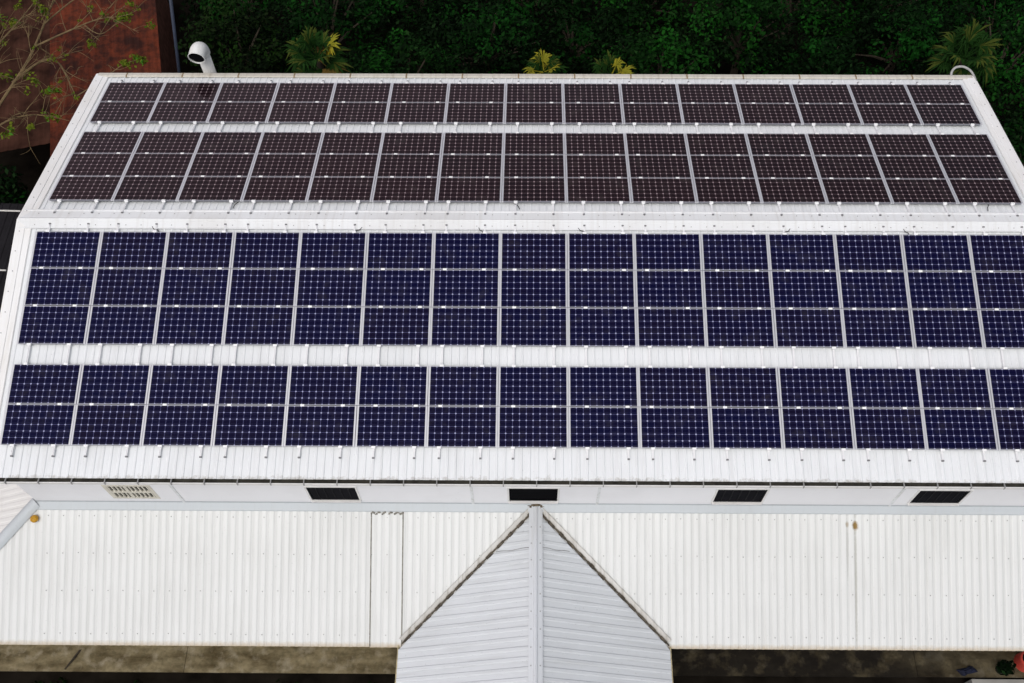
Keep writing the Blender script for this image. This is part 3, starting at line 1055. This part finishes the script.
# ------------------------------------------------------------------ trees
TREES = [  # x, y, crown top z, radius, leaf material, label
    (1.9, 11.6, -3.4, 2.2, 'leaf_olive', 'dark olive tree directly behind the white gooseneck duct'),
    (4.9, 13.6, -4.0, 2.6, 'leaf_dark', 'dark green tree at the top edge, left of and above the left fan palm'),
    (8.0, 10.4, -3.6, 2.3, 'leaf_mid', 'bushy green tree just right of the left fan palm'),
    (11.0, 12.7, -3.7, 2.5, 'leaf_dark', 'dark green tree left of and above the two yellow palms'),
    (14.2, 13.9, -4.4, 2.6, 'leaf_dark', 'very dark tree at the top edge above the yellow palms'),
    (17.4, 10.8, -3.7, 2.4, 'leaf_mid', 'brighter green tree just right of the two yellow palms'),
    (20.3, 12.6, -3.0, 2.5, 'leaf_mid', 'bright green tree topping the middle of the right half of the tree row'),
    (23.2, 10.9, -4.1, 2.3, 'leaf_dark', 'dark green tree left of the far right fan palm'),
    (26.4, 12.9, -3.7, 2.6, 'leaf_dark', 'dark tree at the top edge above the far right fan palm'),
    (29.8, 11.0, -3.4, 2.5, 'leaf_mid', 'green tree in the top right corner of the picture'),
    (29.6, 6.6, -4.0, 2.3, 'leaf_dark', 'dark tree right of the far right roof corner'),
    (29.4, 2.8, -4.2, 2.2, 'leaf_dark', 'dark tree beside the right roof verge, nearest the ridge'),
    (1.2, 16.4, -4.6, 2.6, 'leaf_dark', 'dark tree behind the rusty shed at the top edge'),
    (17.2, 16.2, -4.4, 2.6, 'leaf_mid', 'tree peeping over the middle of the top edge'),
    (23.0, 15.9, -4.2, 2.6, 'leaf_mid', 'tree peeping over the top edge left of the right corner'),
    (8.2, 16.0, -4.5, 2.6, 'leaf_dark', 'tree peeping over the top edge in the left half'),
    (27.2, 16.2, -4.6, 2.6, 'leaf_dark', 'tree at the top edge, farthest back above the far right fan palm'),
    (31.3, 15.2, -4.9, 2.7, 'leaf_dark', 'tree at the top edge, farthest into the top right corner'),
    (12.6, 16.4, -4.8, 2.6, 'leaf_dark', 'tree at the top edge, farthest back above the yellow palms'),
]
def broadleaf(x, y, top, r, mat, label, seed, n=6000):
    rg = np.random.default_rng(seed)
    t = thing('broadleaf_tree', label, 'tree', (x, y, BZ), 'trees behind the building')
    cz = top - r * .75
    cs, rs = [], []
    for k in range(40):
        d = rg.normal(size=3); d /= np.linalg.norm(d)
        q = r * (.35 + .5 * rg.random())
        c = np.array([x, y, cz]) + d * np.array([q, q, q * .75])
        c[2] = max(c[2], BZ + 1.0)
        s = r * rg.uniform(.12, .36)
        cs.append(c); rs.append((s, s, s * .62))
    for k in range(8):                                 # low skirt so that the gap to the ground is closed
        a = rg.uniform(0, 2 * math.pi)
        cs.append(np.array([x + r * .7 * math.cos(a), y + r * .7 * math.sin(a), BZ + rg.uniform(.8, 2.0)])); s = r * .4; rs.append((s, s, s * .7))
    zs = np.array([c[2] for c in cs])
    lit_tones = np.clip((zs - cz) / r, 0, 1) * .5 + (rg.random(len(cs)) < .30) * rg.uniform(.4, 1.0, len(cs))  # paler crown tops imitate falling light, plus random sprays
    leaf_object('crown', leaf_cloud(cs, rs, n, .115, rg, .45, .75), mat, t, t.location, lit_tones)
    mb = MB()
    base_ = Vector((x, y, BZ)); f_ = Vector((x + rg.uniform(-.2, .2), y + rg.uniform(-.2, .2), cz - r * .5))
    mb.tube([base_, base_.lerp(f_, .5) + Vector((.06, -.04, 0)), f_], [.20, .15, .12], 8)
    for c in cs[:12]:
        c = Vector(c)
        mb.tube([f_, f_.lerp(c, .5) + Vector((0, 0, .12)), c], [.075, .045, .015], 5)
    mb.build('trunk', 'bark', t)
for i, a in enumerate(TREES):
    broadleaf(*a, seed=100 + i)

# fan palms just behind the back eave
def fan_palm(x, y, z, r, label, seed, mats, nf=20, skew=None, droop=.5):
    rg = random.Random(seed)
    t = thing('fan_palm', label, 'palm', (x, y, BZ), 'fan palms behind the back eave')
    mb = MB()
    mb.tube([(x, y, BZ), (x + .05, y, (BZ + z) / 2), (x, y, z - .05)], [.13, .10, .12], 8)
    mb.build('trunk', 'bark', t)
    c = Vector((x, y, z))
    for k in range(nf):
        az = 2 * math.pi * (k / nf * 2.618) + rg.uniform(-.3, .3)
        el = R(-25 + 100 * (k / nf) ** 1.1) + rg.uniform(-.15, .15)
        d = Vector((math.cos(az) * math.cos(el), math.sin(az) * math.cos(el), math.sin(el)))
        side = d.cross(Vector((0, 0, 1))).normalized()
        nn = side.cross(d)
        pl_ = r * rg.uniform(.38, .55)
        hub = c + d * pl_
        mb = MB()
        mb.tube([c, hub], [.02, .012], 5)
        nl = rg.choice((13, 16, 19))
        tear = rg.uniform(.75, 1.25)
        bl = r * rg.uniform(.48, .66)
        for j in range(nl):
            a = R(-125 + 250 * j / (nl - 1)) + rg.uniform(-.05, .05)
            dd = d * math.cos(a) + side * math.sin(a)
            ww = (side * math.cos(a) - d * math.sin(a)) * (bl * rg.uniform(.04, .08))
            L = bl * (.72 + .28 * math.cos(a)) * rg.uniform(.62, 1.12)
            mid = hub + dd * L * .55 - nn * .02
            tip = hub + dd * L * .95 - Vector((0, 0, L * droop * tear * rg.uniform(.3, 1.1)))
            up_ = nn * bl * .03
            mb.add([hub, mid + ww, tip, mid - ww, mid + up_], [(0, 1, 4), (1, 2, 4), (2, 3, 4), (3, 0, 4)])
        m_ = mats(k, az, el, rg)
        mb.build('frond', m_, t)
def m1(k, az, el, rg):
    if k in (2, 7): return 'palm_brown'
    return 'palm_yellow' if k == 17 else 'palm_green'
fan_palm(5.95, 7.75, -1.95, 1.2, 'green fan palm with a few yellow fronds behind the left part of the back eave', 3, m1, 22)
def m2(k, az, el, rg): return 'palm_yellow' if k % 2 else ('palm_brown' if k == 4 else 'palm_green')
fan_palm(13.05, 7.72, -2.5, .85, 'bright yellow small fan palm behind the middle of the back eave', 8, m2, 15)
def m3(k, az, el, rg): return 'palm_yellow' if math.cos(az) > .45 else 'palm_green'
fan_palm(15.2, 7.72, -2.65, .85, 'small green palm with yellow fronds, just right of the bright yellow palm', 12, m3, 15)
def m4(k, az, el, rg): return 'palm_green'
fan_palm(26.3, 8.0, -2.1, 1.3, 'large green fan palm behind the far right roof corner', 21, m4, 24)

# bare spreading tree at the upper left, with a few lime leaf tufts
bt = thing('bare_tree', 'nearly bare tree with yellowish limbs and lime leaf tufts over the rusty shed roof', 'tree', (-5.6, 5.6, BZ))
rg = random.Random(4)
mb = MB()
tufts = []
def limb(pts, r0, r1):
    p = smooth_path([Vector(q) for q in pts], 5)
    n = len(p)
    mb.tube(p, [r0 + (r1 - r0) * i / (n - 1) for i in range(n)], 6)
    return p
def twigs(p, n, ln, r0, depth=1):
    for _ in range(n):
        i = rg.randrange(len(p) // 4, len(p))
        d = (p[min(i + 1, len(p) - 1)] - p[max(0, i - 1)]).normalized()
        s = Vector((rg.uniform(-1, 1), rg.uniform(-1, 1), rg.uniform(-.35, .6)))
        d2 = (d * .7 + s).normalized()
        L = ln * rg.uniform(.5, 1.2)
        q = limb([p[i], p[i] + d2 * L * .5 + Vector((0, 0, .05)), p[i] + d2 * L + Vector((rg.uniform(-.15, .15), rg.uniform(-.15, .15), rg.uniform(-.05, .15)))], r0, r0 * .4)
        if depth: twigs(q, 3, ln * .55, r0 * .55, depth - 1)
        if rg.random() < .16: tufts.append(q[-1])
trunk_top = Vector((-5.5, 6.2, -4.2))
limb([(-7.2, 5.6, BZ), (-6.6, 5.8, -6.4), trunk_top], .14, .07)
L1 = limb([trunk_top, (-4.25, 7.2, -3.1), (-3.75, 8.9, -2.9), (-3.5, 11.4, -2.7), (-3.3, 12.6, -2.5)], .055, .02)
L2 = limb([trunk_top, (-4.9, 7.6, -3.2), (-5.2, 9.6, -2.8), (-5.6, 11.6, -2.5)], .045, .018)
L3 = limb([(-4.1, 7.7, -3.0), (-3.4, 8.5, -2.9), (-2.8, 8.5, -2.85), (-2.35, 7.9, -2.9), (-1.9, 7.1, -3.0)], .045, .015)
L4 = limb([(-3.72, 9.2, -2.88), (-2.7, 9.7, -2.7), (-1.7, 10.2, -2.6), (-.9, 10.3, -2.6)], .035, .012)
L5 = limb([(-3.6, 10.2, -2.8), (-2.7, 11.2, -2.6), (-1.9, 11.6, -2.5)], .03, .012)
L6 = limb([trunk_top, (-4.2, 6.5, -3.5), (-3.3, 6.6, -3.3), (-2.6, 6.5, -3.3)], .04, .012)
L7 = limb([(-5.1, 9.0, -2.9), (-4.4, 9.9, -2.6), (-3.9, 10.8, -2.4)], .035, .012)
L8 = limb([(-1.9, 7.1, -3.0), (-1.2, 7.7, -2.9), (-.5, 8.3, -2.75), (.1, 8.45, -2.7)], .02, .008)
L9 = limb([(-2.2, 10.0, -2.65), (-1.55, 9.6, -2.7), (-1.1, 10.2, -2.7)], .02, .008)
twigs(L8, 5, .5, .009, 0); twigs(L9, 4, .5, .009, 0)
for p, n in ((L1, 24), (L2, 18), (L3, 14), (L4, 13), (L5, 9), (L6, 14), (L7, 10)):
    twigs(p, n, 1.05, .013)
    tufts.append(p[-1])
mb.build('trunk', 'bark_pale', bt)
rgn = np.random.default_rng(77)
big = [(-1.12, 10.26, -2.65), (-.9, 10.4, -2.65), (-.5, 8.3, -2.7), (-.15, 8.5, -2.65), (.1, 8.42, -2.7), (-4.6, 10.1, -2.7), (-4.3, 7.8, -2.8), (-3.65, 10.6, -2.6), (-3.2, 7.5, -2.75)]
tufts += [Vector(b) for b in big for _ in (0, 1)]
tufts += [Vector((-4.7, 9.3, -2.8)), Vector((-4.9, 8.2, -3.1)), Vector((-4.6, 6.9, -3.2)), Vector((-.7, 10.4, -2.6)), Vector((-4.3, 8.0, -3.0))]
tc = [tuple(t) for t in tufts]
tr = [(s, s, s * .6) for s in rgn.uniform(.07, .20, len(tc))]
leaf_object('crown', leaf_cloud(tc, tr, len(tc) * 17, .08, rgn, .1, .8), 'leaf_lime', bt, bt.location)

# low dark shrub filling the corner behind the bare tree
broadleaf(-6.6, 5.6, -5.2, 1.7, 'leaf_dark', 'low dark tree at the left picture edge under the bare limbs', 302, 4000)

for o in list(bpy.data.objects):
    if "org" in o: del o["org"]
